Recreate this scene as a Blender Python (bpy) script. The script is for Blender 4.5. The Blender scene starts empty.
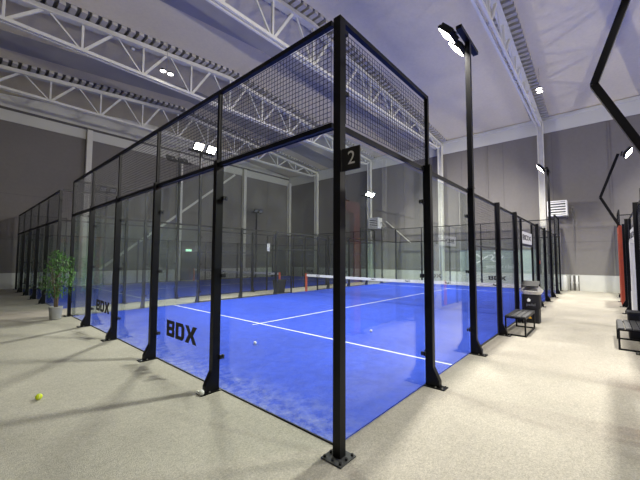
import bpy, bmesh, math, random
from mathutils import Vector, Matrix

random.seed(7)
scene = bpy.context.scene
COL = scene.collection
PI = math.pi

# ------------------------------------------------------------------ camera
cam_data = bpy.data.cameras.new('camera')
cam_data.sensor_width = 36.0
cam_data.lens = 322.9 / 640 * 36.0
cam_data.clip_start = 0.05
cam_data.clip_end = 200
cam = bpy.data.objects.new('camera', cam_data)
COL.objects.link(cam)
yaw, pitch, roll = 0.7204, 0.0580, 0.0043
F = Vector((math.cos(pitch) * math.cos(yaw), math.cos(pitch) * math.sin(yaw), math.sin(pitch)))
R = Vector((math.sin(yaw), -math.cos(yaw), 0))
U = R.cross(F)
R2 = R * math.cos(roll) + U * math.sin(roll)
U2 = -R * math.sin(roll) + U * math.cos(roll)
m = Matrix.Identity(4)
for i in range(3):
    m[i][0], m[i][1], m[i][2] = R2[i], U2[i], -F[i]
m.translation = Vector((-2.4227, -1.9155, 1.7318))
cam.matrix_world = m
scene.camera = cam

# ------------------------------------------------------------------ world / exposure
world = bpy.data.worlds.new('world')
scene.world = world
world.use_nodes = True
bg = world.node_tree.nodes['Background']
bg.inputs[0].default_value = (0.6, 0.65, 0.8, 1)
bg.inputs[1].default_value = 0.0
vs = scene.view_settings
vs.view_transform = 'Standard'
vs.look = 'None'
vs.exposure = 0.12
vs.gamma = 1.0
vs.use_curve_mapping = False
cy = scene.cycles
cy.max_bounces = 10
cy.diffuse_bounces = 6
cy.glossy_bounces = 4
cy.transmission_bounces = 4
cy.transparent_max_bounces = 40
cy.sample_clamp_indirect = 6
cy.caustics_reflective = False
cy.caustics_refractive = False

FLOOD_W = 320.0          # each floodlight head
FLOOD_COL = (1.0, 0.955, 0.86)
BAY_W = 60.0            # each lit high-bay lamp pair in the roof

# ------------------------------------------------------------------ materials
def mat(name, color, rough=0.6, metal=0.0, spec=0.5, noise=None, bump=None, emit=None):
    """noise = (scale, amount, detail) multiplies the colour; bump = (scale, strength)"""
    M = bpy.data.materials.new(name)
    M.use_nodes = True
    nt = M.node_tree
    b = nt.nodes['Principled BSDF']
    b.inputs['Roughness'].default_value = rough
    b.inputs['Metallic'].default_value = metal
    b.inputs['Specular IOR Level'].default_value = spec
    b.inputs['Base Color'].default_value = (*color, 1)
    co = None
    if noise or bump:
        co = nt.nodes.new('ShaderNodeTexCoord')
    if noise:
        last = None
        for (sc, amt, det) in (noise if isinstance(noise, list) else [noise]):
            n = nt.nodes.new('ShaderNodeTexNoise')
            n.inputs['Scale'].default_value = sc
            n.inputs['Detail'].default_value = det
            nt.links.new(co.outputs['Object'], n.inputs['Vector'])
            r = nt.nodes.new('ShaderNodeMapRange')
            r.inputs['From Min'].default_value = 0.3
            r.inputs['From Max'].default_value = 0.7
            r.inputs['To Min'].default_value = 1 - amt
            r.inputs['To Max'].default_value = 1 + amt
            nt.links.new(n.outputs['Fac'], r.inputs['Value'])
            mx = nt.nodes.new('ShaderNodeVectorMath')
            mx.operation = 'MULTIPLY'
            if last is None:
                mx.inputs[0].default_value = color
            else:
                nt.links.new(last, mx.inputs[0])
            nt.links.new(r.outputs['Result'], mx.inputs[1])
            last = mx.outputs[0]
        nt.links.new(last, b.inputs['Base Color'])
    if bump:
        n = nt.nodes.new('ShaderNodeTexNoise')
        n.inputs['Scale'].default_value = bump[0]
        n.inputs['Detail'].default_value = 3
        nt.links.new(co.outputs['Object'], n.inputs['Vector'])
        bp = nt.nodes.new('ShaderNodeBump')
        bp.inputs['Strength'].default_value = bump[1]
        bp.inputs['Distance'].default_value = 0.01
        nt.links.new(n.outputs['Fac'], bp.inputs['Height'])
        nt.links.new(bp.outputs['Normal'], b.inputs['Normal'])
    if emit:
        b.inputs['Emission Color'].default_value = (*emit[0], 1)
        b.inputs['Emission Strength'].default_value = emit[1]
    return M

M = {}
M['carpet'] = mat('carpet', (0.48, 0.452, 0.388), 0.95, spec=0.1,
                  noise=[(0.9, 0.09, 5), (14, 0.07, 3), (48, 0.16, 2), (110, .14, 1)], bump=(120, 0.5))
M['turf'] = mat('turf', (0.024, 0.072, 0.60), 0.85, spec=0.2,
                noise=[(0.5, 0.14, 5), (5, 0.12, 4), (60, 0.22, 2)], bump=(160, 0.6))
M['line'] = mat('line_white', (0.80, 0.83, 0.86), 0.8, noise=(30, 0.08, 2))
M['steel'] = mat('black_steel', (0.004, 0.004, 0.006), 0.42, spec=0.22, noise=(9, 0.2, 2))
M['plate'] = mat('plate_steel', (0.06, 0.062, 0.066), 0.55, noise=[(18, 0.3, 3)])
M['wire'] = mat('black_wire', (0.016, 0.017, 0.020), 0.5, noise=(20, 0.1, 1))
M['galv'] = mat('zinc_bolt', (0.5, 0.5, 0.5), 0.35, metal=0.9, noise=(40, 0.1, 1))
M['truss'] = mat('truss_paint', (0.74, 0.73, 0.66), 0.5, noise=(3, 0.05, 2))
M['wall'] = mat('wall_panel', (0.195, 0.182, 0.170), 0.75, noise=[(0.35, 0.06, 3), (6, 0.03, 2)])
M['joint'] = mat('wall_joint', (0.15, 0.145, 0.14), 0.8, noise=(4, 0.05, 1))
M['cream'] = mat('cream_trim', (0.66, 0.66, 0.60), 0.7, noise=[(0.6, 0.04, 2)])
M['plinth'] = mat('pale_plinth', (0.62, 0.62, 0.58), 0.75, noise=[(2, 0.05, 3)])
M['ceiling'] = mat('roof_lining', (0.82, 0.74, 0.53), 0.85, noise=[(0.4, 0.04, 3), (8, 0.03, 3)])
M['roof_band'] = mat('dark_roof_band', (0.44, 0.42, 0.38), 0.7, noise=(1.2, 0.04, 2))
M['deck'] = mat('deck_rib', (0.50, 0.48, 0.44), 0.7, noise=(5, 0.05, 2))
M['slot'] = mat('deck_slot', (0.15, 0.15, 0.14), 0.9, noise=(5, 0.05, 2))
M['ink'] = mat('black_ink', (0.008, 0.008, 0.009), 0.6, noise=(20, 0.05, 1))
M['white'] = mat('white_paint', (0.80, 0.80, 0.78), 0.5, noise=(6, 0.04, 2))
M['orange'] = mat('orange_red_paint', (0.50, 0.075, 0.03), 0.5, noise=(4, 0.07, 2))
M['dark'] = mat('dark_plastic', (0.012, 0.012, 0.015), 0.6, spec=.3, noise=(6, 0.15, 2))
M['doorgrey'] = mat('dark_door', (0.04, 0.045, 0.048), 0.6, noise=(3, 0.1, 2))
M['silver'] = mat('brushed_silver', (0.75, 0.73, 0.68), 0.32, metal=0.45, noise=(14, 0.12, 2))
M['slat'] = mat('bench_slat', (0.045, 0.046, 0.05), 0.5, noise=(12, 0.2, 2))
M['ball'] = mat('ball_felt', (0.72, 0.85, 0.03), 0.9, noise=(60, 0.1, 2))
M['whiteball'] = mat('pale_ball', (0.8, 0.8, 0.76), 0.8, noise=(40, 0.08, 2))
M['pot'] = mat('grey_pot', (0.36, 0.36, 0.35), 0.7, noise=(6, 0.06, 2))
M['soil'] = mat('soil', (0.05, 0.035, 0.025), 0.95, noise=(30, 0.3, 2))
M['bark'] = mat('bark', (0.22, 0.16, 0.10), 0.85, noise=(20, 0.2, 2))
M['leaf'] = mat('leaf', (0.10, 0.24, 0.05), 0.40, noise=(7, 0.5, 3))
M['net'] = mat('net_cord', (0.012, 0.012, 0.016), 0.8, noise=(20, 0.1, 1))
M['tape'] = mat('net_tape', (0.80, 0.80, 0.79), 0.7, noise=(10, 0.03, 1))
M['logo'] = mat('logo_white', (0.85, 0.86, 0.84), 0.6, noise=(5, 0.02, 1))
M['banner'] = mat('wall_banner', (0.36, 0.41, 0.38), 0.7, noise=(3, 0.04, 2))
M['yellow'] = mat('warning_yellow', (0.75, 0.42, 0.03), 0.6, noise=(20, 0.05, 1))
M['lens'] = mat('lamp_lens', (0.9, 0.9, 0.85), 0.4, noise=(5, 0.01, 1), emit=((1, 0.96, 0.84), 30.0))
M['lens_bay'] = mat('bay_lens', (0.9, 0.9, 0.85), 0.4, noise=(5, 0.01, 1), emit=((1, 0.95, 0.88), 9.0))
M['lens_off'] = mat('lamp_lens_off', (0.42, 0.43, 0.42), 0.25, noise=(5, 0.05, 1))
M['exit'] = mat('exit_face', (0.2, 0.7, 0.4), 0.4, noise=(5, 0.02, 1), emit=((0.55, 1.0, 0.72), 1.3))

# glass: a clear pane that reflects by angle and carries a very thin film of dust
def glass_mat():
    G = bpy.data.materials.new('court_glass')
    G.use_nodes = True
    nt = G.node_tree
    nt.nodes.clear()
    out = nt.nodes.new('ShaderNodeOutputMaterial')
    tr = nt.nodes.new('ShaderNodeBsdfTransparent')
    tr.inputs[0].default_value = (0.945, 0.98, 0.962, 1)
    gl = nt.nodes.new('ShaderNodeBsdfGlossy')
    gl.inputs['Roughness'].default_value = 0.0
    gl.inputs[0].default_value = (1, 1, 1, 1)
    lw = nt.nodes.new('ShaderNodeLayerWeight')
    lw.inputs['Blend'].default_value = 0.5
    p = nt.nodes.new('ShaderNodeMath'); p.operation = 'POWER'; p.inputs[1].default_value = 5
    nt.links.new(lw.outputs['Facing'], p.inputs[0])
    s = nt.nodes.new('ShaderNodeMath'); s.operation = 'MULTIPLY_ADD'
    s.inputs[1].default_value = 0.95; s.inputs[2].default_value = 0.034
    nt.links.new(p.outputs[0], s.inputs[0])
    mx = nt.nodes.new('ShaderNodeMixShader')
    nt.links.new(s.outputs[0], mx.inputs[0])
    nt.links.new(tr.outputs[0], mx.inputs[1])
    nt.links.new(gl.outputs[0], mx.inputs[2])
    df = nt.nodes.new('ShaderNodeBsdfDiffuse'); df.inputs[0].default_value = (0.78, 0.86, 0.82, 1)
    tl = nt.nodes.new('ShaderNodeBsdfTranslucent'); tl.inputs[0].default_value = (0.78, 0.86, 0.82, 1)
    dd = nt.nodes.new('ShaderNodeMixShader'); dd.inputs[0].default_value = 0.5
    nt.links.new(df.outputs[0], dd.inputs[1]); nt.links.new(tl.outputs[0], dd.inputs[2])
    tc = nt.nodes.new('ShaderNodeTexCoord')
    nz = nt.nodes.new('ShaderNodeTexNoise'); nz.inputs['Scale'].default_value = 3.0
    nz.inputs['Detail'].default_value = 6
    nt.links.new(tc.outputs['Object'], nz.inputs['Vector'])
    mr = nt.nodes.new('ShaderNodeMapRange')
    mr.inputs['From Min'].default_value = 0.35; mr.inputs['From Max'].default_value = 0.75
    mr.inputs['To Min'].default_value = 0.006; mr.inputs['To Max'].default_value = 0.032
    nt.links.new(nz.outputs['Fac'], mr.inputs['Value'])
    m2 = nt.nodes.new('ShaderNodeMixShader')
    nt.links.new(mr.outputs[0], m2.inputs[0])
    nt.links.new(mx.outputs[0], m2.inputs[1]); nt.links.new(dd.outputs[0], m2.inputs[2])
    nt.links.new(m2.outputs[0], out.inputs[0])
    return G
M['glass'] = glass_mat()

# turf gets pale sand drifted against the end glass (stays put whatever the light)
def add_sand(Mt):
    nt = Mt.node_tree
    b = nt.nodes['Principled BSDF']
    src = b.inputs['Base Color'].links[0].from_socket
    tc = nt.nodes.new('ShaderNodeTexCoord')
    sp = nt.nodes.new('ShaderNodeSeparateXYZ')
    nt.links.new(tc.outputs['Object'], sp.inputs[0])
    mr = nt.nodes.new('ShaderNodeMapRange')
    mr.inputs['From Min'].default_value = 0.0; mr.inputs['From Max'].default_value = 0.7
    mr.inputs['To Min'].default_value = 0.55; mr.inputs['To Max'].default_value = 0.035
    nt.links.new(sp.outputs['X'], mr.inputs['Value'])
    n1 = nt.nodes.new('ShaderNodeTexNoise'); n1.inputs['Scale'].default_value = 7.0; n1.inputs['Detail'].default_value = 8
    n1.inputs['Roughness'].default_value = 0.7
    nt.links.new(tc.outputs['Object'], n1.inputs['Vector'])
    r1 = nt.nodes.new('ShaderNodeMapRange')
    r1.inputs['From Min'].default_value = 0.42; r1.inputs['From Max'].default_value = 0.72
    nt.links.new(n1.outputs['Fac'], r1.inputs['Value'])
    mu = nt.nodes.new('ShaderNodeMath'); mu.operation = 'MULTIPLY'
    nt.links.new(mr.outputs[0], mu.inputs[0]); nt.links.new(r1.outputs[0], mu.inputs[1])
    mx = nt.nodes.new('ShaderNodeMix'); mx.data_type = 'RGBA'
    nt.links.new(mu.outputs[0], mx.inputs[0])
    nt.links.new(src, mx.inputs[6]); mx.inputs[7].default_value = (0.55, 0.60, 0.75, 1)
    nt.links.new(mx.outputs[2], b.inputs['Base Color'])
add_sand(M['turf'])

# carpet gets faint scuffs
# ------------------------------------------------------------------ geometry helpers
class MB:
    def __init__(self):
        self.v = []; self.f = []
    def quad(self, a, b, c, d):
        i = len(self.v); self.v += [tuple(a), tuple(b), tuple(c), tuple(d)]; self.f.append((i, i+1, i+2, i+3)); return self
    def box(self, x0, x1, y0, y1, z0, z1):
        i = len(self.v)
        self.v += [(x0,y0,z0),(x1,y0,z0),(x1,y1,z0),(x0,y1,z0),(x0,y0,z1),(x1,y0,z1),(x1,y1,z1),(x0,y1,z1)]
        for q in ((0,3,2,1),(4,5,6,7),(0,1,5,4),(1,2,6,5),(2,3,7,6),(3,0,4,7)):
            self.f.append(tuple(i+k for k in q))
        return self
    def bar(self, a, b, w, h, up=(0,0,1)):
        """rectangular bar from a to b, w across, h along up"""
        a = Vector(a); b = Vector(b); d = (b - a).normalized()
        s = d.cross(Vector(up))
        if s.length < 1e-4: s = d.cross(Vector((1,0,0)))
        s.normalize(); t = s.cross(d).normalized()
        s *= w/2; t *= h/2
        i = len(self.v)
        for p in (a, b):
            for (e, g) in ((-1,-1),(1,-1),(1,1),(-1,1)):
                self.v.append(tuple(p + s*e + t*g))
        for q in ((0,1,2,3),(7,6,5,4),(0,4,5,1),(1,5,6,2),(2,6,7,3),(3,7,4,0)):
            self.f.append(tuple(i+k for k in q))
        return self
    def tube(self, pts, r, n=10, caps=True):
        pts = [Vector(p) for p in pts]
        rs = r if isinstance(r, (list, tuple)) else [r]*len(pts)
        i0 = len(self.v); ref = None
        for k, p in enumerate(pts):
            d = (pts[min(k+1, len(pts)-1)] - pts[max(k-1, 0)]).normalized()
            if ref is None:
                ref = Vector((0,0,1)) if abs(d.z) < .9 else Vector((1,0,0))
            s = d.cross(ref).normalized(); t = s.cross(d).normalized()
            for j in range(n):
                a = 2*PI*j/n
                self.v.append(tuple(p + (s*math.cos(a) + t*math.sin(a))*rs[k]))
        for k in range(len(pts)-1):
            for j in range(n):
                a = i0+k*n+j; b = i0+k*n+(j+1) % n
                self.f.append((a, b, b+n, a+n))
        if caps:
            self.f.append(tuple(i0+j for j in range(n))[::-1])
            self.f.append(tuple(i0+(len(pts)-1)*n+j for j in range(n)))
        return self
    def lathe(self, prof, n=24, c=(0,0,0)):
        i0 = len(self.v)
        for (r, z) in prof:
            for j in range(n):
                a = 2*PI*j/n
                self.v.append((c[0]+r*math.cos(a), c[1]+r*math.sin(a), c[2]+z))
        for k in range(len(prof)-1):
            for j in range(n):
                a = i0+k*n+j; b = i0+k*n+(j+1) % n
                self.f.append((a, b, b+n, a+n))
        self.f.append(tuple(i0+j for j in range(n))[::-1])
        self.f.append(tuple(i0+(len(prof)-1)*n+j for j in range(n)))
        return self
    def prism(self, poly, y0, y1, axis='y'):
        """poly of (a,b) extruded; axis y: (a, y, b); axis x: (x, a, b); axis z: (a, b, z)"""
        def P(a, b, t):
            return (a, t, b) if axis == 'y' else ((t, a, b) if axis == 'x' else (a, b, t))
        i = len(self.v); n = len(poly)
        for t in (y0, y1):
            for (a, b) in poly: self.v.append(P(a, b, t))
        self.f.append(tuple(range(i, i+n))); self.f.append(tuple(range(i+2*n-1, i+n-1, -1)))
        for k in range(n):
            a = i+k; b = i+(k+1) % n
            self.f.append((b, a, a+n, b+n))
        return self
    def sphere(self, r, c=(0,0,0), n=20, m_=12):
        prof = []
        for k in range(m_+1):
            a = -PI/2 + PI*k/m_
            prof.append((max(r*math.cos(a), 1e-4), r*math.sin(a)))
        return self.lathe(prof, n, c)
    def grid(self, x0, x1, z0, z1, y=0.0, pitch=0.05, r=0.0024):
        nx = max(1, round((x1-x0)/pitch)); nz = max(1, round((z1-z0)/pitch))
        for i in range(nx+1):
            x = x0+(x1-x0)*i/nx
            self.box(x-r, x+r, y-r, y+r, z0, z1)
        for i in range(nz+1):
            z = z0+(z1-z0)*i/nz
            self.box(x0, x1, y+r*1.01, y+3.01*r, z-r, z+r)
        return self
    def build(self, name, m_, parent=None, smooth=False, loc=None, fix=True):
        me = bpy.data.meshes.new(name)
        me.from_pydata(self.v, [], self.f)
        if fix:
            b = bmesh.new(); b.from_mesh(me); bmesh.ops.recalc_face_normals(b, faces=b.faces); b.to_mesh(me); b.free()
        me.materials.append(m_)
        if smooth:
            for p in me.polygons: p.use_smooth = True
        o = bpy.data.objects.new(name, me)
        COL.objects.link(o)
        if parent: o.parent = parent
        if loc: o.location = loc
        return o

def bevel(o, w=0.006, seg=2):
    md = o.modifiers.new('bevel', 'BEVEL'); md.width = w; md.segments = seg; md.limit_method = 'ANGLE'
    return o

def tag(o, label=None, cat=None, group=None, kind=None):
    if label: o['label'] = label
    if cat: o['category'] = cat
    if group: o['group'] = group
    if kind: o['kind'] = kind
    return o

def empty(name, loc=(0,0,0), rz=0.0, label=None, cat=None, group=None):
    o = bpy.data.objects.new(name, None)
    o.empty_display_size = 0.2
    COL.objects.link(o)
    o.location = loc; o.rotation_euler = (0, 0, rz)
    return tag(o, label, cat, group)

def copy_tree(o, parent=None):
    c = o.copy(); COL.objects.link(c)
    if parent: c.parent = parent
    for ch in [x for x in o.children if x.name in COL.objects]:
        copy_tree(ch, c)
    return c

def text_obj(name, body, size, m_, parent=None, loc=(0,0,0), rot=(0,0,0), depth=0.002, bold=0.0, align='CENTER'):
    cu = bpy.data.curves.new(name, 'FONT')
    cu.body = body; cu.size = size; cu.extrude = depth; cu.offset = bold
    cu.align_x = align; cu.align_y = 'CENTER'
    t = bpy.data.objects.new(name+'_tmp', cu)
    COL.objects.link(t)
    dg = bpy.context.evaluated_depsgraph_get()
    me = bpy.data.meshes.new_from_object(t.evaluated_get(dg))
    bpy.data.objects.remove(t)
    me.materials.clear(); me.materials.append(m_)
    o = bpy.data.objects.new(name, me); COL.objects.link(o)
    o.location = loc; o.rotation_euler = rot
    if parent: o.parent = parent
    return o

# ------------------------------------------------------------------ the hall
XN, XF, YR, YL = -7.0, 21.0, -14.0, 23.0
RIDGE_X, RIDGE_Z, SLOPE = 7.0, 11.62, 0.092
def roofz(x): return RIDGE_Z - SLOPE*abs(x-RIDGE_X)

def struct(name, mb, m_, parent=None, **k):
    o = mb.build(name, m_, parent, **k)
    if not parent: o['kind'] = 'structure'
    return o

struct('floor', MB().box(XN, XF, YR, YL, -0.2, 0.0), M['carpet'])
zN, zF = roofz(XN), roofz(XF)
struct('ceiling', MB().prism([(XN-.2, roofz(XN)), (RIDGE_X, RIDGE_Z), (XF+.2, roofz(XF)), (XF+.2, roofz(XF)+.25), (RIDGE_X, RIDGE_Z+.25), (XN-.2, roofz(XN)+.25)], YR-.2, YL+.2), M['ceiling'])
struct('wall_far', MB().box(XF, XF+.2, YR-.2, YL+.2, -.2, zF+.15), M['wall'])
struct('wall_left', MB().prism([(XN, -.2), (XF, -.2), (XF, zF+.1), (RIDGE_X, RIDGE_Z+.1), (XN, zN+.1)], YL, YL+.2), M['wall'])
struct('wall_right', MB().prism([(XN, -.2), (XF, -.2), (XF, zF+.1), (RIDGE_X, RIDGE_Z+.1), (XN, zN+.1)], YR-.2, YR), M['wall'])
struct('wall_near', MB().box(XN-.2, XN, YR-.2, YL+.2, -.2, zN+.15), M['wall'])

# cream band round the top of the walls and the pale plinth at their foot
struct('trim_1', MB().box(XF-.06, XF-.001, YR, YL, 9.38, zF-.02).box(XF-.14, XF-.062, YR, YL, 10.12, zF-.02), M['cream'])
struct('trim_2', MB().prism([(XN, 9.38), (XF-.15, 9.38), (XF-.15, zF-.04), (RIDGE_X, RIDGE_Z-.02), (XN, zN-.04)], YL-.06, YL-.001), M['cream'])
struct('trim_3', MB().box(XN, XF-.15, YL-.14, YL-.062, 10.0, 10.12), M['joint'])
struct('baseboard_far', MB().box(XF-.05, XF-.001, YR, YL-.06, 0, .86).box(XF-.058, XF-.001, YR, YL-.06, .862, .885), M['plinth'])
struct('baseboard_left', MB().box(XN, XF-.06, YL-.05, YL-.001, 0, .86), M['plinth'])

# vertical joints and rows of panel joints
tn = 4
j = MB()
for y in (-8.4, -5.3, -2.35, 3.75, 9.8, 15.9):
    j.box(XF-.03, XF-.001, y-.035, y+.035, .9, 9.37)
struct('trim_4', j, M['wall'])
j = MB()
for z in (2.75,):
    j.box(XF-.008, XF-.001, YR, YL-.1, z-.012, z+.012)
for k in range(14):
    y = YR+1.2+k*2.6
    j.box(XF-.0079, XF-.001, y-.01, y+.01, .9, 9.3)
struct('trim_5', j, M['joint'])
j = MB()
for x in (-1.2, 6.0, 12.0, 18.0):
    j.box(x-.012, x+.012, YL-.012, YL-.001, .9, 9.37)
for z in (2.75, 5.3):
    j.box(XN, XF, YL-.011, YL-.001, z-.012, z+.012)
struct('trim_6', j, M['joint'])

# darker flat bands along the roof and the toothed deck strips above each truss
def strip_on_roof(mb, y0, y1, drop, x0=XN, x1=XF, th=0.02):
    for (a, b) in ((x0, RIDGE_X), (RIDGE_X, x1)):
        za, zb = roofz(a)-drop, roofz(b)-drop
        i = len(mb.v)
        mb.v += [(a,y0,za-th),(b,y0,zb-th),(b,y1,zb-th),(a,y1,za-th),(a,y0,za),(b,y0,zb),(b,y1,zb),(a,y1,za)]
        for q in ((0,3,2,1),(4,5,6,7),(0,1,5,4),(1,2,6,5),(2,3,7,6),(3,0,4,7)):
            mb.f.append(tuple(i+k for k in q))
TY = [-11.4, -5.35, 0.72, 6.80, 12.85, 18.92]
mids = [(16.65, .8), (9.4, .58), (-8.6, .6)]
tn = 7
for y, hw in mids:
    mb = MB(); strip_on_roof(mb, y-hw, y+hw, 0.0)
    struct('trim_%d' % tn, mb, M['roof_band']); tn += 1
for y in TY:
    mb = MB()
    n = int((XF-XN)/0.33)
    for k in range(n):
        x = XN+.1+k*0.33
        z = roofz(x+.09)
        mb.box(x, x+.19, y-.46, y+.46, z-.13, z+.02)
    o = struct('trim_%d' % tn, mb, M['deck']); tn += 1
    mb = MB(); strip_on_roof(mb, y-.46, y+.46, 0.0, th=.008)
    struct('trim_%d' % tn, mb, M['slot']); tn += 1

# roof trusses -----------------------------------------------------
def make_truss():
    r = empty('roof_truss', (0, 0, 0))
    CH = .26
    m_ = MB()
    m_.bar((XN, 0, roofz(XN)-CH), (RIDGE_X, 0, RIDGE_Z-CH), .2, .18).bar((RIDGE_X, 0, RIDGE_Z-CH), (XF-.1, 0, roofz(XF-.1)-CH), .2, .18)
    m_.bar((XN, 0, roofz(XN)-CH-.1), (RIDGE_X, 0, RIDGE_Z-CH-.1), .3, .03).bar((RIDGE_X, 0, RIDGE_Z-CH-.1), (XF-.1, 0, roofz(XF-.1)-CH-.1), .3, .03)
    m_.build('top_chord', M['truss'], r)
    b = MB().box(-6.04, 20.1, .05, .13, 9.58, 9.70).box(-6.04, 20.1, -.13, -.05, 9.58, 9.70)
    b.build('bottom_chord', M['truss'], r)
    nodes = [20.04-2.17*k for k in range(13)]
    for k, x in enumerate(nodes):
        MB().box(x-.04, x+.04, -.045, .045, 9.64, roofz(x)-CH-.08).build('web_post', M['truss'], r)
        xr = x+1.085 if k else 20.92
        MB().bar((x+.03, 0, 9.66), (xr-.1, 0, roofz(xr)-CH-.08), .10, .10).build('web_brace', M['truss'], r)
        xl = x-1.085 if k < 12 else XN+.15
        MB().bar((x-.03, 0, 9.66), (xl+.1, 0, roofz(xl)-CH-.08), .055, .06).build('web_brace', M['truss'], r)
    return r
tr0 = make_truss()
tl = ['white roof truss over the right-hand court, hidden beyond the frame',
      'white roof truss between the right aisle and the outer wall',
      'white steel roof truss right of the tall floodlight pole, running above the right aisle',
      'white steel roof truss passing behind the number plate corner post',
      'white roof truss at upper left, upper and nearer of the two there',
      'white roof truss at upper left, lower and farther of the two there']
for y, lab in zip(TY, tl):
    o = tr0 if y == TY[0] else copy_tree(tr0)
    o.location = (0, y, 0)
    tag(o, lab, 'roof truss', 'roof trusses')

# wall columns
cols = []
def column(x, y, w=.30, d=.30, lab='', top=9.9):
    r = empty('steel_column', (x, y, 0), 0, lab, 'column', 'columns along the walls')
    m_ = MB().box(-w/2, w/2, -d/2, -d/2+.03, 0.02, top).box(-w/2, w/2, d/2-.03, d/2, 0.02, top).box(-.02, .02, -d/2+.03, d/2-.03, 0.02, top)
    # flanges seen from the hall
    m_.build('shaft', M['truss'], r)
    MB().box(-w/2-.05, w/2+.05, -d/2-.05, d/2+.05, 0, .02).build('base_plate', M['truss'], r)
    MB().box(-w/2, w/2, -d/2, d/2, top, top+.03).build('cap_plate', M['truss'], r)
    return r
farlab = ['pale column on the far wall behind the right-hand court', 'pale column on the far wall at the far right, beyond the frame',
          'pale column on the far wall behind the second floodlight pole, right aisle',
          'pale column on the far wall right of the number plate corner post',
          'pale column on the far wall, just right of the corner post seen through glass',
          'pale column on the far wall, left of the corner post seen through glass']
for y, lab in zip(TY, farlab):
    r = column(XF-.23, y, .30, .30, lab, roofz(XF-.2)-.42)
leftlab = ['pale column on the left wall at the left edge', 'pale column on the dark left wall, above the potted tree',
           'pale column on the left wall at the foot of the long white brace', 'pale column on the left wall at the top of the long white brace']
for x, lab in zip((-3.0, 3.1, 9.1, 15.1), leftlab):
    column(x, YL-.23, .30, .30, lab, 9.9)
column(XF-.26, YL-.26, .3, .3, 'pale column in the far left corner of the hall', 9.6)
o = MB().bar((4.0, YL-.045, .97), (14.2, YL-.045, 9.3), .05, .16).build('diagonal_bar', M['truss'])
tag(o, 'long white diagonal brace across the left wall', 'brace')
o = MB().bar((XF-.1, 11.35, 4.80), (XF-.1, 9.25, 3.0), .14, .05).build('diagonal_bar', M['truss'])  # bar added in place of a slanting reflection in the glass
tag(o, 'short white diagonal bar standing in for a glass reflection, beside the far wall heater unit', 'brace')

# doors on the left wall
struct('door_1', MB().box(9.4, 10.75, YL-.09, YL-.052, 0, 2.12), M['doorgrey'])
o = struct('door_frame', MB().box(9.3, 9.395, YL-.11, YL-.052, 0, 2.22).box(10.755, 10.85, YL-.11, YL-.052, 0, 2.22).box(9.395, 10.755, YL-.11, YL-.052, 2.125, 2.22), M['joint'], bpy.data.objects['door_1'])
struct('door_2', MB().box(18.9, 20.45, YL-.09, YL-.052, 0, 2.62), M['doorgrey'])
struct('door_frame', MB().box(18.8, 18.895, YL-.11, YL-.052, 0, 2.72).box(20.455, 20.55, YL-.11, YL-.052, 0, 2.72).box(18.895, 20.455, YL-.11, YL-.052, 2.625, 2.72), M['joint'], bpy.data.objects['door_2'])
ex = empty('exit_sign', (10.0, YL-.02, 2.26), 0, 'small lit green exit sign above the dark door on the left wall', 'sign')
MB().box(-.26, .26, -.10, 0, 0, .2).build('housing', M['white'], ex)
MB().box(-.24, .24, -.106, -.101, .02, .18).build('lit_face', M['exit'], ex)

# ------------------------------------------------------------------ courts: fences
POST_D = .12
def add_clamps(post, u0, zs, side=1):
    for z in zs:
        c = MB().box(u0+side*.04, u0+side*.085, -.034, -.014, z-.03, z+.03)
        c.box(u0+side*.04, u0+side*.085, .002, .030, z-.03, z+.03)
        k = c.build('glass_clamp', M['dark'], post)
    return post

def make_post(parent, u, top=3.06, upper=None, plate=True, clamps=True):
    b = MB().box(u-.04, u+.04, .014, POST_D, .012, top)
    # gusset that widens the foot
    b.prism([(POST_D+.0005, .014), (POST_D+.085, .014), (POST_D+.085, .09), (POST_D+.0005, .26)], u-.04, u+.04, axis='x')
    if upper:
        b.box(u-.025, u+.025, .04, .09, top+.0005, upper)
    p = b.build('post', M['steel'], parent)
    if plate:
        q = MB().box(u-.075, u+.075, 0.0, .28, 0.0, .012)
        q.build('base_plate', M['steel'], p)
        for (a, c) in ((-.055, .25), (.055, .25), (-.058, .16), (.058, .16)):
            MB().lathe([(.011, .012), (.011, .028)], 8, (u+a, c, 0)).build('anchor_bolt', M['galv'], p)
    if clamps:
        for sd in (-1, 1):
            for z in (.43, 1.5, 2.55):
                c = MB().box(u+sd*.04, u+sd*.075, .002, .028, z-.026, z+.026)
                c.box(u+sd*.04, u+sd*.075, -.034, -.014, z-.026, z+.026)
                c.lathe([(.010, 0), (.010, .012)], 8, (u+sd*.058, .028, z))
                c.build('glass_clamp', M['dark'], p)
    return p

def corner_post(parent, u, sg, off=.055, n0=.01):
    # stands outside the corner of two walls; sg = -1 at u=0, +1 at u=10
    c = u+sg*off
    p = MB().box(c-.04, c+.04, n0, n0+.08, .012, 4.03 if off < .1 else 4.0).build('corner_post', M['steel'], parent)
    MB().box(c-.11, c+.11, n0-.06, n0+.16, 0, .012).build('base_plate', M['plate'], p)
    for (a, b) in ((-.085, -.035), (.085, -.035), (-.085, .05), (.085, .05), (-.085, .135), (.085, .135), (0, -.035), (0, .135)):
        MB().lathe([(.012, .012), (.012, .03)], 8, (c+a, n0+b, 0)).build('anchor_bolt', M['dark'], p)
    c2 = MB()
    for z in (.42, 1.5, 2.5, 3.3, 3.9):
        c2.box(c-sg*.04, c-sg*(.04+off*.6), .002, .03, z-.02, z+.02)
        c2.box(c-.02, c+.02, -.012, n0, z-.02, z+.02) if z > 3 else None
    c2.build('glass_clamp', M['dark'], p)
    return p

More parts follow.
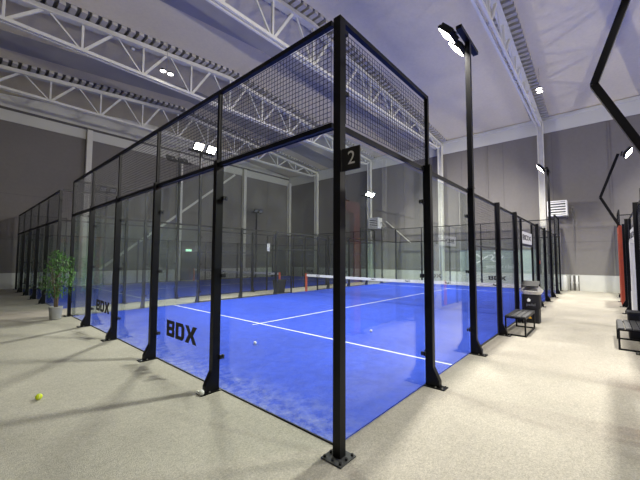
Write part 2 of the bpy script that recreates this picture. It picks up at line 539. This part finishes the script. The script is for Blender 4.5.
def BDX(parent, u_left, z0, h, dirn, n):
    """block letters; u_left = start, dirn = reading direction along u"""
    W = h*1.13
    def poly(pts, base):
        return [(u_left+dirn*(base+a*W), z0+b*h) for a, b in pts]
    b = MB()
    def pr(pts, base):
        b.prism(poly(pts, base), n-.001, n+.001)
    # B
    pr([(0,0),(0,1),(.33,1),(.33,0)], 0)
    for (z1, z2) in ((.0, .22), (.39, .61), (.78, 1.0)):
        pr([(.331,z1),(.331,z2),(.80,z2),(.80,z1)], 0)
    pr([(.801,.0),(.801,.50),(.90,.50),(.98,.42),(.98,.10),(.90,.0)], 0)
    pr([(.801,.501),(.801,1.0),(.90,1.0),(.96,.92),(.96,.60),(.90,.501)], 0)
    pr([(.66,.221),(.66,.389),(.80,.389),(.80,.221)], 0)
    pr([(.66,.611),(.66,.779),(.80,.779),(.80,.611)], 0)
    # D
    o = W*1.10
    pr([(0,0),(0,1),(.33,1),(.33,0)], o)
    pr([(.331,0),(.331,.22),(.66,.22),(.66,0)], o)
    pr([(.331,.78),(.331,1),(.66,1),(.66,.78)], o)
    pr([(.661,.0),(.661,1),(.80,1),(1.0,.78),(1.0,.22),(.80,.0)], o)
    # X
    o = W*2.18
    pr([(0,0),(.36,.5),(.60,.5),(.60,.36),(.38,0)], o)
    pr([(0,1),(.38,1),(.60,.64),(.60,.501),(.36,.501)], o)
    pr([(.601,.36),(.601,.5),(.86,.5),(1.22,0),(.82,0)], o)
    pr([(.601,.501),(.601,.64),(.82,1),(1.22,1),(.86,.501)], o)
    return b.build('logo_lettering', M['ink'], parent)

def make_end_wall():
    r = empty('glass_end_wall', (0,0,0))
    for u in (2, 4, 6, 8):
        make_post(r, u, 3.06, 4.0)
    for k in range(5):
        a = 2*k+.006 if k else -.012; c = 2*k+2-.006 if k < 4 else 10.012
        MB().box(a, c, -.012, 0, .016, 2.96).build('glass_pane', M['glass'], r)
        g = MB().grid(2*k+.03, 2*k+1.97, 3.06, 3.97, .05, 0.05, .0021)
        g.build('mesh_panel', M['wire'], r, fix=False)
    MB().box(-.004, 10.004, .02, .0385, 2.98, 3.04).box(-.004, 10.004, .0395, .085, 2.985, 3.035).build('middle_rail', M['steel'], r)
    MB().box(-.004, 10.004, .04, .09, 4.0, 4.05).build('top_rail', M['steel'], r)
    MB().box(0, 10, -.016, -.0005, 0, .014).build('bottom_channel', M['steel'], r)
    return r

def make_side_wall():
    """0..20 along u, outward = +y; centre opening 9..11 with a portal"""
    r = empty('mesh_side_fence', (0,0,0))
    for u in (2, 4, 6, 8, 12, 14, 16, 18):
        make_post(r, u, 3.07, 4.03 if u in (2, 18) else None, clamps=u in (2, 4, 16, 18))
    for k in (0, 1, 8, 9):
        MB().box(2*k+.006, 2*k+1.994, -.012, 0, .016, 2.96).build('glass_pane', M['glass'], r)
    for (a, c) in ((4, 6), (6, 8), (12, 14), (14, 16)):
        g = MB().grid(a+.04, c-.04, .06, 2.96, .04, .05, .0018)
        g.box(a+.04, c-.04, .03, .05, .02, .05).box(a+.04, c-.04, .03, .05, 1.98, 2.0)
        g.build('mesh_panel', M['wire'], r, fix=False)
    for (a, c) in ((8, 9), (11, 12)):
        g = MB().grid(a+.04, c-.04, .06, 2.96, .04, .05, .0018)
        g.box(a+.04, c-.04, .03, .05, .02, .05)
        g.build('mesh_panel', M['wire'], r, fix=False)
    for a in (0, 18):
        g = MB().grid(a+.03, a+1.97, 3.06, 3.97, .05, 0.05, .0021)
        g.build('mesh_panel', M['wire'], r, fix=False)
        MB().box(a+(-.004 if a == 0 else -.02), a+(2.02 if a == 0 else 2.004), .04, .09, 4.0301, 4.08).build('top_rail', M['steel'], r)
    MB().box(-.004, 20.004, .02, .0385, 2.98, 3.04).build('middle_rail', M['steel'], r)
    p = MB().box(8.97, 9.03, .01, .07, 0, 2.97).box(10.97, 11.03, .01, .07, 0, 2.97)
    p.box(9.03, 10.97, .015, .065, 2.17, 2.22)
    p.build('portal_frame', M['steel'], r)
    return r

def place(o, loc, rz, label, cat, group):
    o.location = loc; o.rotation_euler = (0, 0, rz)
    return tag(o, label, cat, group)

END, SIDE = make_end_wall(), make_side_wall()
walls = {}
for ci, (y0, nm) in enumerate(((0, 'two'), (12, 'left'), (-12.58, 'right'))):
    cn = {'two': 'the near blue court', 'left': 'the dim court on the left', 'right': 'the right-hand court'}[nm]
    e1 = END if ci == 0 else copy_tree(END)
    place(e1, (0, y0, 0), PI/2, 'near glass end wall with black posts and mesh top of %s' % cn, 'glass wall', 'glass end walls of the courts')
    e2 = copy_tree(END)
    place(e2, (20, y0+10, 0), -PI/2, 'far glass end wall with black posts and mesh top of %s' % cn, 'glass wall', 'glass end walls of the courts')
    s1 = SIDE if ci == 0 else copy_tree(SIDE)
    place(s1, (20, y0, 0), PI, 'right side fence of black posts and wire mesh, %s' % cn, 'fence', 'side fences of the courts')
    s2 = copy_tree(SIDE)
    place(s2, (0, y0+10, 0), 0, 'left side fence of black posts and wire mesh, %s' % cn, 'fence', 'side fences of the courts')
    walls[nm] = (e1, e2, s1, s2)
for nm, (e1, e2, s1, s2) in walls.items():
    if nm == 'two': corner_post(e1, 0, -1, .115, .065)
    else: corner_post(e1, 0, -1)
    corner_post(e1, 10, 1); corner_post(e2, 0, -1); corner_post(e2, 10, 1)
# block lettering on the glass (kept off the copies above)
for nm, (e1, e2, s1, s2) in walls.items():
    if nm != 'right':
        for ul in (3.56, 7.53):
            BDX(e1, ul+.04, .45, .26, -1, .002)
            BDX(e2, 10-ul-.04, .45, .26, 1, -.0145)
# white sign in the portal of the near court's right side: local u = 20 - X, so it reads the other way
def portal_sign(side, flip=False):
    s = MB().box(9.06, 10.94, .03, .045, 2.24, 2.62).build('sign_board', M['white'], side)
    t = text_obj('sign_lettering', 'BDX', .30, M['ink'], side, (10, .048, 2.43), (PI/2, 0, PI), .002, .006)
    t.scale = (2.6, .75, 1)
portal_sign(walls['two'][2]); portal_sign(walls['right'][3])
MB().box(7.42, 7.58, .05, .056, 2.08, 2.44).build('small_sign', M['white'], walls['two'][3])
# small orange tag on the side fence post
MB().box(8.0-.05, 8.05, POST_D+.001, POST_D+.02, 1.58, 1.70).build('orange_tag', M['orange'], walls['two'][2])

# number plate flagged off the corner post
pl = empty('number_plate', (-.12, -.16, 2.52), 0, 'small black number 2 plate flagged off the tall corner post', 'sign')
MB().box(-.006, .006, -.195, -.001, 0, .205).build('plate', M['ink'], pl)
text_obj('numeral', '2', .17, M['white'], pl, (-.0075, -.105, .105), (PI/2, 0, -PI/2), .001, 0)

# ------------------------------------------------------------------ courts: floor, net, balls
def court_floor(y0, label):
    r = empty('court_surface', (0, y0, 0), 0, label, 'court surface', 'blue court surfaces')
    MB().box(.004, 19.984, .004, 9.984, 0, .012).build('blue_turf', M['turf'], r)
    for (a, b, c, d) in ((3.02, 3.07, .01, 9.98), (16.93, 16.98, .01, 9.98)):
        MB().box(a, b, c, d, .0122, .0145).build('court_line', M['line'], r)
    MB().box(2.82, 3.019, 4.975, 5.025, .0122, .0145).box(3.071, 16.929, 4.975, 5.025, .0122, .0145).box(16.981, 17.18, 4.975, 5.025, .0122, .0145).build('court_line', M['line'], r)
    return r
court_floor(0, 'bright blue artificial turf court with white lines behind the near glass')
court_floor(12, 'dim blue artificial turf court beyond the left aisle')
court_floor(-12.58, 'blue artificial turf court behind the right-hand fence')

def net(y0, label):
    r = empty('padel_net', (10, y0, 0), 0, label, 'net', 'court nets')
    def topz(y): return .92 - .04*(1-abs(y-5)/5)
    g = MB()
    n = 200
    for i in range(n+1):
        y = .12+9.76*i/n
        g.box(-.0013, .0013, y-.0014, y+.0014, .02, topz(y)-.11)
    for i in range(18):
        z = .03+.045*i
        if z < .78: g.box(-.0026, -.0013, .12, 9.88, z-.0014, z+.0014)
    g.build('netting', M['net'], r, fix=False)
    t = MB()
    for (a, b) in ((.10, 5), (5, 9.90)):
        za, zb = topz(a), topz(b)
        i = len(t.v)
        for (y, z) in ((a, za), (b, zb)):
            t.v += [(-.012, y, z-.12), (.012, y, z-.12), (.012, y, z), (-.012, y, z)]
        for q in ((0,1,2,3),(7,6,5,4),(0,4,5,1),(1,5,6,2),(2,6,7,3),(3,7,4,0)):
            t.f.append(tuple(i+k for k in q))
    t.build('white_tape', M['tape'], r)
    for k in range(6):
        y = .9+k*1.64
        text_obj('tape_lettering', 'Padel', .10, M['ink'], r, (-.0145, y, topz(y)-.06), (PI/2, 0, -PI/2), .001, .004)
    for y in (.06, 9.94):
        MB().box(-.045, .045, y-.04, y+.04, .0125, .95).build('net_post', M['orange'], r)
    return r
net(0, 'net with white printed tape and orange-red posts across the near blue court')
net(12, 'dim net across the court beyond the left aisle')
net(-12.58, 'net across the court behind the right-hand fence')

def ball(x, y, r, m_, label, z=0.0):
    o = MB().sphere(r).build('tennis_ball', m_, None, smooth=True, loc=(x, y, z+r))
    return tag(o, label, 'ball')
def seam(parent, r, m_):
    pts = []
    for k in range(33):
        t = 2*PI*k/32
        a, b = .44, .56
        x = a*math.cos(t)+ (1-a)*math.cos(3*t)*.6
        y = a*math.sin(t)- (1-a)*math.sin(3*t)*.6
        z = 1.0*math.sin(2*t)*.9
        v = Vector((x, y, z)).normalized()*r
        pts.append(v)
    return MB().tube(pts, .0016, 6, False).build('seam', m_, parent)
b1 = ball(-1.64, 3.33, .036, M['ball'], 'yellow tennis ball lying on the beige carpet at lower left'); seam(b1, .036, M['whiteball'])
b2 = ball(-.26, 1.965, .036, M['whiteball'], 'white ball with dark patches beside a black post foot')
q = MB()
for (a, b_) in ((-2.9, -.35), (-1.0, .1), (1.6, .6)):
    v = Vector((math.cos(a)*math.cos(b_), math.sin(a)*math.cos(b_), math.sin(b_)))*.029
    q.sphere(.009, tuple(v), 10, 6)
q.build('dark_patch', M['ink'], b2, smooth=True)
b3 = ball(1.67, 3.40, .032, M['whiteball'], 'pale ball on the blue turf left of the corner post', .012)
b4 = ball(4.17, 2.26, .032, M['whiteball'], 'pale ball on the blue turf right of the corner post', .012)

# ------------------------------------------------------------------ floodlights
def lamp_head(parent, loc, rz, tilt, on, power=FLOOD_W, lensw=.36):
    """floodlight head; beam leaves towards local +y and down, tilt = angle from straight down"""
    h = bpy.data.objects.new('lamp_head', None)
    mb = MB().box(-.19, .19, -.16, .16, 0, .06)
    for k in range(8):
        x = -.17+k*.0485
        mb.box(x-.006, x+.006, -.14, .14, .0605, .115)
    hd = mb.build('lamp_head', M['dark'] if on is not None else M['dark'], parent)
    bpy.data.objects.remove(h)
    hd.location = loc
    hd.rotation_euler = (tilt, 0, rz)
    MB().box(-.165, .165, -.135, .135, -.012, -.001).build('lens', M['lens'] if on else M['lens_off'], hd)
    if on:
        ld = bpy.data.lights.new('floodlight', 'AREA')
        ld.shape = 'RECTANGLE'; ld.size = .32; ld.size_y = .26
        ld.energy = power; ld.color = FLOOD_COL
        lo = bpy.data.objects.new('floodlight', ld); COL.objects.link(lo)
        lo.parent = hd; lo.location = (0, 0, -.02)
    return hd

def t_mast(x, y, sgn, on, label):
    """straight mast on a fence post; sgn = +1 when the court lies towards +Y"""
    r = empty('floodlight_mast', (x, y, 3.07), 0 if sgn > 0 else PI, label, 'floodlight mast', 'floodlight masts round the courts')
    MB().box(-.045, .045, -.045, .045, .012, 2.86).build('pole', M['steel'], r)
    MB().box(-.07, .07, -.055, .055, 0, .012).build('flange', M['steel'], r)
    MB().box(-.52, .52, -.05, .05, 2.8601, 2.93).build('crossbar', M['steel'], r)
    for dx in (-.27, .27):
        MB().bar((dx, .02, 2.93), (dx, .22, 3.03), .04, .03).build('bracket', M['galv'], r)
        lamp_head(r, (dx, .30, 3.00), 0, math.radians(48), on)
    return r
t_mast(4, -.075, 1, True, 'tall black pole with two lit floodlights right of the corner post')
t_mast(16, -.075, 1, True, 'distant black pole with lit floodlights in front of the far wall column')
t_mast(4, 10.075, -1, True, 'pole with two glaring floodlights behind the mesh at upper left')
t_mast(16, 10.075, -1, True, 'pole with glaring floodlights seen through the glass right of the corner post')
t_mast(4, 11.925, 1, False, 'pole with two unlit floodlights just left of the glaring pair')
t_mast(16, 11.925, 1, False, 'pole with unlit floodlights hidden behind the corner post')
t_mast(4, 22.075, -1, False, 'pole with two unlit floodlights above the potted tree')
t_mast(16, 22.075, -1, False, 'pole with two unlit floodlights against the far end of the left wall')

def bent_mast(x, y, sgn, on, label):
    r = empty('bent_floodlight_mast', (x, y, 3.07), 0, label, 'floodlight mast', 'bent floodlight masts of the right-hand court')
    s = sgn
    pts = [(0, 0, .0), (0, .60*s, 1.36), (0, -.03*s, 3.15)]
    b = MB()
    b.bar(pts[0], pts[1], .085, .10, (0, s, .4)).bar(pts[1], pts[2], .085, .10, (0, s, -.4))
    b.build('bent_pole', M['steel'], r)
    MB().box(-.07, .07, -.055, .055, -.0, .012).build('flange', M['steel'], r)
    MB().box(-.3, .3, -.14*s-.03, -.14*s+.03, 3.1, 3.16).build('crossbar', M['steel'], r)
    for dx in (-.22, .22):
        hd = lamp_head(r, (dx, -.36*s, 3.12), PI if s > 0 else 0, math.radians(48), on)
    return r
bent_mast(4, -2.495, 1, True, 'black elbow-shaped mast at the top right edge')
bent_mast(16, -2.495, 1, True, 'distant black elbow-shaped mast with a lit floodlight, above the orange frame')
bent_mast(4, -12.66, -1, True, 'black elbow-shaped mast on the hidden far side of the right-hand court, near end')
bent_mast(16, -12.66, -1, True, 'black elbow-shaped mast on the hidden far side of the right-hand court, far end')

def portal(x0, x1, label):
    y0, y1 = -2.492, -2.38
    r = empty('orange_frame', ((x0+x1)/2, -2.38, 0), 0, label, 'frame', 'orange frames on the right-hand fence')
    ox, oy = (x0+x1)/2, -2.38
    MB().box(x0-ox, x0+.26-ox, y0-oy, y1-oy, .013, 3.06).build('upright', M['orange'], r)
    MB().box(x1-.26-ox, x1-ox, y0-oy, y1-oy, .013, 3.06).build('upright', M['orange'], r)
    MB().box(x0+.26-ox, x1-.26-ox, y0-oy, y1-oy, 2.80, 3.06).build('crosspiece', M['orange'], r)
portal(2.08, 3.92, 'orange-red frame on the right-hand fence, the near one, seen reflected in the glass')
portal(14.55, 15.92, 'orange-red frame at the far end of the right-hand fence')

# high-bay lamps
def bay_lamp(x, y, z, lit, label):
    r = empty('roof_lamp', (x, y, z), 0, label, 'lamp', 'small lamps hung under the roof')
    MB().tube([(0, 0, .10), (0, 0, roofz(x)-z-.01)], .012, 8).build('drop_rod', M['galv'], r)
    for dx in (-.16, .16):
        hd = MB().lathe([(.06, .1), (.11, .06), (.13, 0)], 16, (dx, 0, 0)).build('lamp_shade', M['dark'], r)
        MB().lathe([(.115, -.012), (.115, -.001)], 16, (dx, 0, 0)).build('lens', M['lens_bay'], hd)
    MB().box(-.2, .2, -.015, .015, .101, .125).build('crossbar', M['galv'], r)
    ld = bpy.data.lights.new('bay_light', 'AREA'); ld.shape = 'DISK'; ld.size = .3
    ld.spread = math.radians(100); ld.energy = BAY_W; ld.color = (1, .96, .88)
    lo = bpy.data.objects.new('bay_light', ld); COL.objects.link(lo); lo.parent = r; lo.location = (0, 0, -.03)
bay_lamp(3.45, 12.25, 9.88, True, 'small lit twin lamp hanging under the roof at upper left')
bay_lamp(15.6, .1, 9.75, True, 'small lit twin lamp hanging under the roof near the right-hand truss')

# little white globe device at the upper left truss
g = empty('ceiling_sensor', (2.4, 13.3, roofz(2.4)), 0, 'small white globe on a bracket above the upper left truss', 'sensor')
MB().tube([(0,0,0),(0,0,-.22)], .02, 8).build('stem', M['white'], g)
MB().sphere(.09, (0,0,-.30), 16, 10).build('globe', M['white'], g, smooth=True)

# ------------------------------------------------------------------ heaters on the far wall
def heater(y, label):
    r = empty('wall_heater', (20.40, y, 4.22), 0, label, 'heater', 'white heater units on the far wall')
    bevel(MB().box(-.30, .42, -.52, .52, 0, .98).build('casing', M['white'], r), .02)
    f = MB().box(-.335, -.301, -.52, .52, 0, .07).box(-.335, -.301, -.52, .52, .91, .98).box(-.335, -.301, -.52, -.44, .07, .91).box(-.335, -.301, .44, .52, .07, .91)
    f.build('front_frame', M['white'], r)
    MB().box(-.308, -.3005, -.44, .44, .071, .909).build('recess', M['doorgrey'], r)
    for k in range(5):
        z = .15+k*.17
        MB().bar((-.325, -.44, z), (-.325, .44, z), .02, .09, (.5, 0, 1)).build('louvre', M['white'], r)
    MB().bar((.0, -.45, -.04), (.6, -.45, -.04), .05, .05).bar((.0, .45, -.04), (.6, .45, -.04), .05, .05).build('wall_bracket', M['galv'], r)
    p = MB().tube([(-.05, -.62, .5), (-.05, -.78, .5), (.45, -.78, .3), (.56, -.78, 0), (.56, -.78, -3.2)], .045, 10)
    p.build('flue_pipe', M['joint'], r, smooth=True)
    r.scale = (.88, .88, .88)
    return r
heater(-.02, 'white louvred heater unit high on the far wall above the right aisle')
heater(12.1, 'white louvred heater unit high on the far wall seen through the glass')

# pipes and capped vessel at the foot of the far wall
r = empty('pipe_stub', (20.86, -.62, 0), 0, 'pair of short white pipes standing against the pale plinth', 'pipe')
for y in (-.12, .10):
    MB().tube([(0, y, 0), (0, y, .85)], .055, 12).build('pipe', M['white'], r, smooth=True)
    MB().lathe([(.07, .40), (.07, .5)], 12, (0, y, 0)).build('collar', M['white'], r)
MB().box(.055, .079, -.22, .20, .0, .855).build('gap_shade', M['joint'], r)  # dark board added for the shade in the gaps round the pipes
o = MB().lathe([(.13, 0), (.15, .04), (.15, .66), (.13, .78), (.06, .85)], 20).build('water_tank', M['white'], None, smooth=True, loc=(20.72, -.17, 0))
tag(o, 'rounded white tank at the foot of the far wall beside the pipes', 'tank')

# wall graphic
wl = empty('wall_graphic', (20.93, 3.3, 0), 0, 'pale green-grey wall panel with white script logo behind the far end glass', 'wall sign')
MB().box(-.004, .004, -2.3, 2.3, .90, 2.35).build('panel', M['banner'], wl)
def stroke(pts, w):
    mb = MB()
    for a, b in zip(pts[:-1], pts[1:]):
        A = Vector((0, a[0], a[1])); B = Vector((0, b[0], b[1])); d = (B-A).normalized()*w*.3
        mb.bar(A-d, B+d, w, .006, (1, 0, 0))
    mb.v = [(x-.012, y, z) for (x, y, z) in mb.v]
    return mb
lg = MB()
def addst(pts, w=.10):
    s = stroke([(3.25-p[0]*1.0, p[1]) for p in pts], w)
    i = len(lg.v); lg.v += s.v; lg.f += [tuple(i+k for k in f) for f in s.f]
# (given as distance from the panel centre towards the left of the picture)
def px(x, z): return (3.3-0.0-(x), z)
addst([(2.05, 2.05), (2.25, 1.92), (2.45, 1.78), (2.75, 1.98), (2.95, 2.02), (3.05, 1.9), (2.9, 1.72), (3.1, 1.62), (3.4, 1.66), (3.6, 1.95)])
addst([(2.05, 1.5), (2.25, 1.62), (2.45, 1.78)])
addst([(3.12, 2.16), (3.2, 2.16)], .12)
lg.build('logo_mark', M['logo'], wl)
text_obj('lettering', 'society club', .36, M['logo'], wl, (-.008, -.2, 1.28), (PI/2, 0, -PI/2), .001, 0)

# ------------------------------------------------------------------ benches, bins
def bench(loc, rz, label, L=1.25, sz=1.0):
    r = empty('bench', loc, rz, label, 'bench', 'slatted black benches in the aisle')
    W = .42
    f = MB()
    t = .032
    for x in (0, L):
        s = 1 if x == 0 else -1
        xa, xb = (x, x+t) if x == 0 else (x-t, x)
        f.box(xa, xb, 0, t, 0, .42).box(xa, xb, W-t, W, 0, .42).box(xa, xb, t, W-t, 0, t).box(xa, xb, t, W-t, .42-t, .42)
    f.box(t, L-t, 0, t, .42-t, .42).box(t, L-t, W-t, W, .42-t, .42).box(t, L-t, 0, t, 0, t)
    f.build('frame', M['steel'], r)
    r.scale = (1, 1, sz)
    for k in range(4):
        y = .005+k*.105
        bevel(MB().box(-.01, L+.01, y, y+.09, .4205, .448).build('slat', M['slat'], r), .004)
    return r
bench((6.10, -.56, 0), 0, 'black slatted bench beside the bin along the near court fence')
bench((6.16, -2.49, 0), 0, 'black slatted bench at the right edge below the white stand', 1.2, .95)

bn = empty('waste_bin', (8.31, -.37, 0), 0, 'black waste bin with silver faceted collar and sloping lid behind the bench', 'bin')
def frust(w0, w1, z0, z1, d0=None, d1=None, ch=0):
    mb = MB()
    d0 = d0 or w0; d1 = d1 or w1
    def ring(w, d, z):
        c = ch
        return [(-w+c,-d,z),(w-c,-d,z),(w,-d+c,z),(w,d-c,z),(w-c,d,z),(-w+c,d,z),(-w,d-c,z),(-w,-d+c,z)]
    mb.v = ring(w0, d0, z0)+ring(w1, d1, z1)
    mb.f = [tuple(range(8))[::-1], tuple(range(8, 16))]+[(k, (k+1) % 8, 8+(k+1) % 8, 8+k) for k in range(8)]
    return mb
frust(.18, .18, 0, .40, ch=.03).build('pedestal', M['dark'], bn)
frust(.20, .20, .4005, .78, ch=.03).build('body', M['dark'], bn)
frust(.215, .26, .7805, .87, ch=.07).build('collar', M['silver'], bn)
frust(.26, .16, .8705, 1.0, ch=.07).build('collar', M['silver'], bn)
ld_ = MB(); ld_.prism([(-.34, .99), (.08, 1.10), (.10, 1.12), (.07, 1.14), (-.36, 1.02)], -.20, .20, axis='y'); ld_.build('lid', M['ink'], bn)

MB().box(-.12, -.06, -.03, .03, 1.0005, 1.035).box(.03, .07, -.03, .03, 1.0005, 1.08).build('lid_hinge', M['steel'], bn)
MB().prism([(.09, .12), (-.01, .12), (.04, .21)], -.181, -.184, axis='x').build('warning_sticker', M['yellow'], bn)
MB().prism([(.08, .58), (.02, .58), (.0, .63), (.05, .68), (.09, .63)], -.201, -.204, axis='x').build('label_mark', M['white'], bn)
text_obj('label_lettering', 'padel', .10, M['galv'], bn, (-.2025, .0, .50), (PI/2, 0, -PI/2), .001)

b5 = empty('waste_bin', (8.65, 10.55, 0), 0, 'black bin in the aisle beyond the near court', 'bin')
frust(.2, .26, 0, .62, ch=.03).build('body', M['dark'], b5)
frust(.275, .275, .6205, .66, ch=.03).build('rim', M['dark'], b5)
b6 = empty('storage_tub', (7.95, -2.2, 0), 0, 'black tub on the aisle floor behind the right-edge bench', 'tub')
b6.location = (7.64, -2.37, 0)
b6.scale = (1, 1, 1.35)
frust(.20, .225, 0, .40, .09, .10, .02).build('body', M['dark'], b6)
frust(.235, .235, .4005, .44, .108, .108, .02).build('rim', M['dark'], b6)
ws = empty('white_stand', (8.76, -2.45, 0), 0, 'tall white stand with wider base against the right-hand fence', 'stand')
frust(.24, .23, 0, .95, .045, .045, .01).build('base', M['white'], ws)
frust(.17, .15, .9505, 2.15, .04, .04, .01).build('upright_panel', M['white'], ws)
frust(.17, .10, 2.1505, 2.26, .042, .03, .01).build('cap', M['white'], ws)

# ------------------------------------------------------------------ potted tree
pt = empty('potted_tree', (-.42, 9.72, 0), 0, 'bushy green tree in a grey pot beside the left end of the glass wall', 'potted plant')
MB().lathe([(.125, 0), (.13, .02), (.16, .34), (.165, .36), (.15, .36), (.146, .31)], 28).build('pot', M['pot'], pt, smooth=True)
MB().lathe([(.145, .300), (.145, .312)], 20).build('soil', M['soil'], pt)
stems = []
for k in range(5):
    a = k*1.26
    p = [Vector((.03*math.cos(a), .03*math.sin(a), .31))]
    ang = a
    for s in range(6):
        t = (s+1)/6
        p.append(Vector((math.cos(ang)*(.03+.22*t*t), math.sin(ang)*(.03+.22*t*t), .31+t*(1.15+.25*random.random()))))
    stems.append(p)
    MB().tube(p, [.018-.0024*i for i in range(7)], 7).build('stem', M['bark'], pt, smooth=True)
lf = MB()
def leaf(c, d, L, w):
    d = d.normalized(); s = d.cross(Vector((0,0,1)))
    if s.length < .1: s = Vector((1,0,0))
    s.normalize(); n = s.cross(d).normalized()
    tip = c+d*L-Vector((0,0,L*.3))
    mid = c+d*L*.5+n*L*.06
    i = len(lf.v)
    lf.v += [tuple(c), tuple(mid+s*w), tuple(tip), tuple(mid-s*w), tuple(mid-n*.004)]
    lf.f += [(i, i+1, i+4), (i+1, i+2, i+4), (i+2, i+3, i+4), (i+3, i, i+4)]
for n in range(1050):
    zz = random.random()
    z = .62+1.28*zz
    # lopsided crown: tall middle, side bunch to the right of the picture
    rad = (.30+.07*math.sin(9*zz))*math.sin(PI*min(1, .10+zz*.82))**.8
    a = random.random()*2*PI; rr = rad*math.sqrt(random.random())
    c = Vector((rr*math.cos(a), rr*math.sin(a), z))
    if random.random() < .26:
        c = Vector((.22+.14*random.gauss(0, 1), -.22+.12*random.gauss(0, 1), 1.25+.28*random.gauss(0, 1)))
        if not .7 < c.z < 1.75: continue
    elif random.random() < .14:
        c = Vector((-.22+.1*random.gauss(0, 1), .24+.1*random.gauss(0, 1), 1.1+.15*random.gauss(0, 1)))
    if c.x > .33: c.x = .33
    d = Vector((c.x+random.gauss(0, .25), c.y+random.gauss(0, .25), random.gauss(.1, .3)))
    if c.x > .25: d.x = -abs(d.x)
    leaf(c, d, .075+.04*random.random(), .016+.008*random.random())
lf.build('foliage', M['leaf'], pt, fix=False)
for k in range(14):
    a = k*.9; z = .8+.07*k
    base = stems[k % 5][3 if k < 7 else 4]
    rr = .2+.05*math.sin(k)
    MB().tube([base, base+Vector((rr*.5*math.cos(a), rr*.5*math.sin(a), .1)), base+Vector((rr*math.cos(a), rr*math.sin(a), .24))], [.007, .005, .003], 5).build('twig', M['bark'], pt)
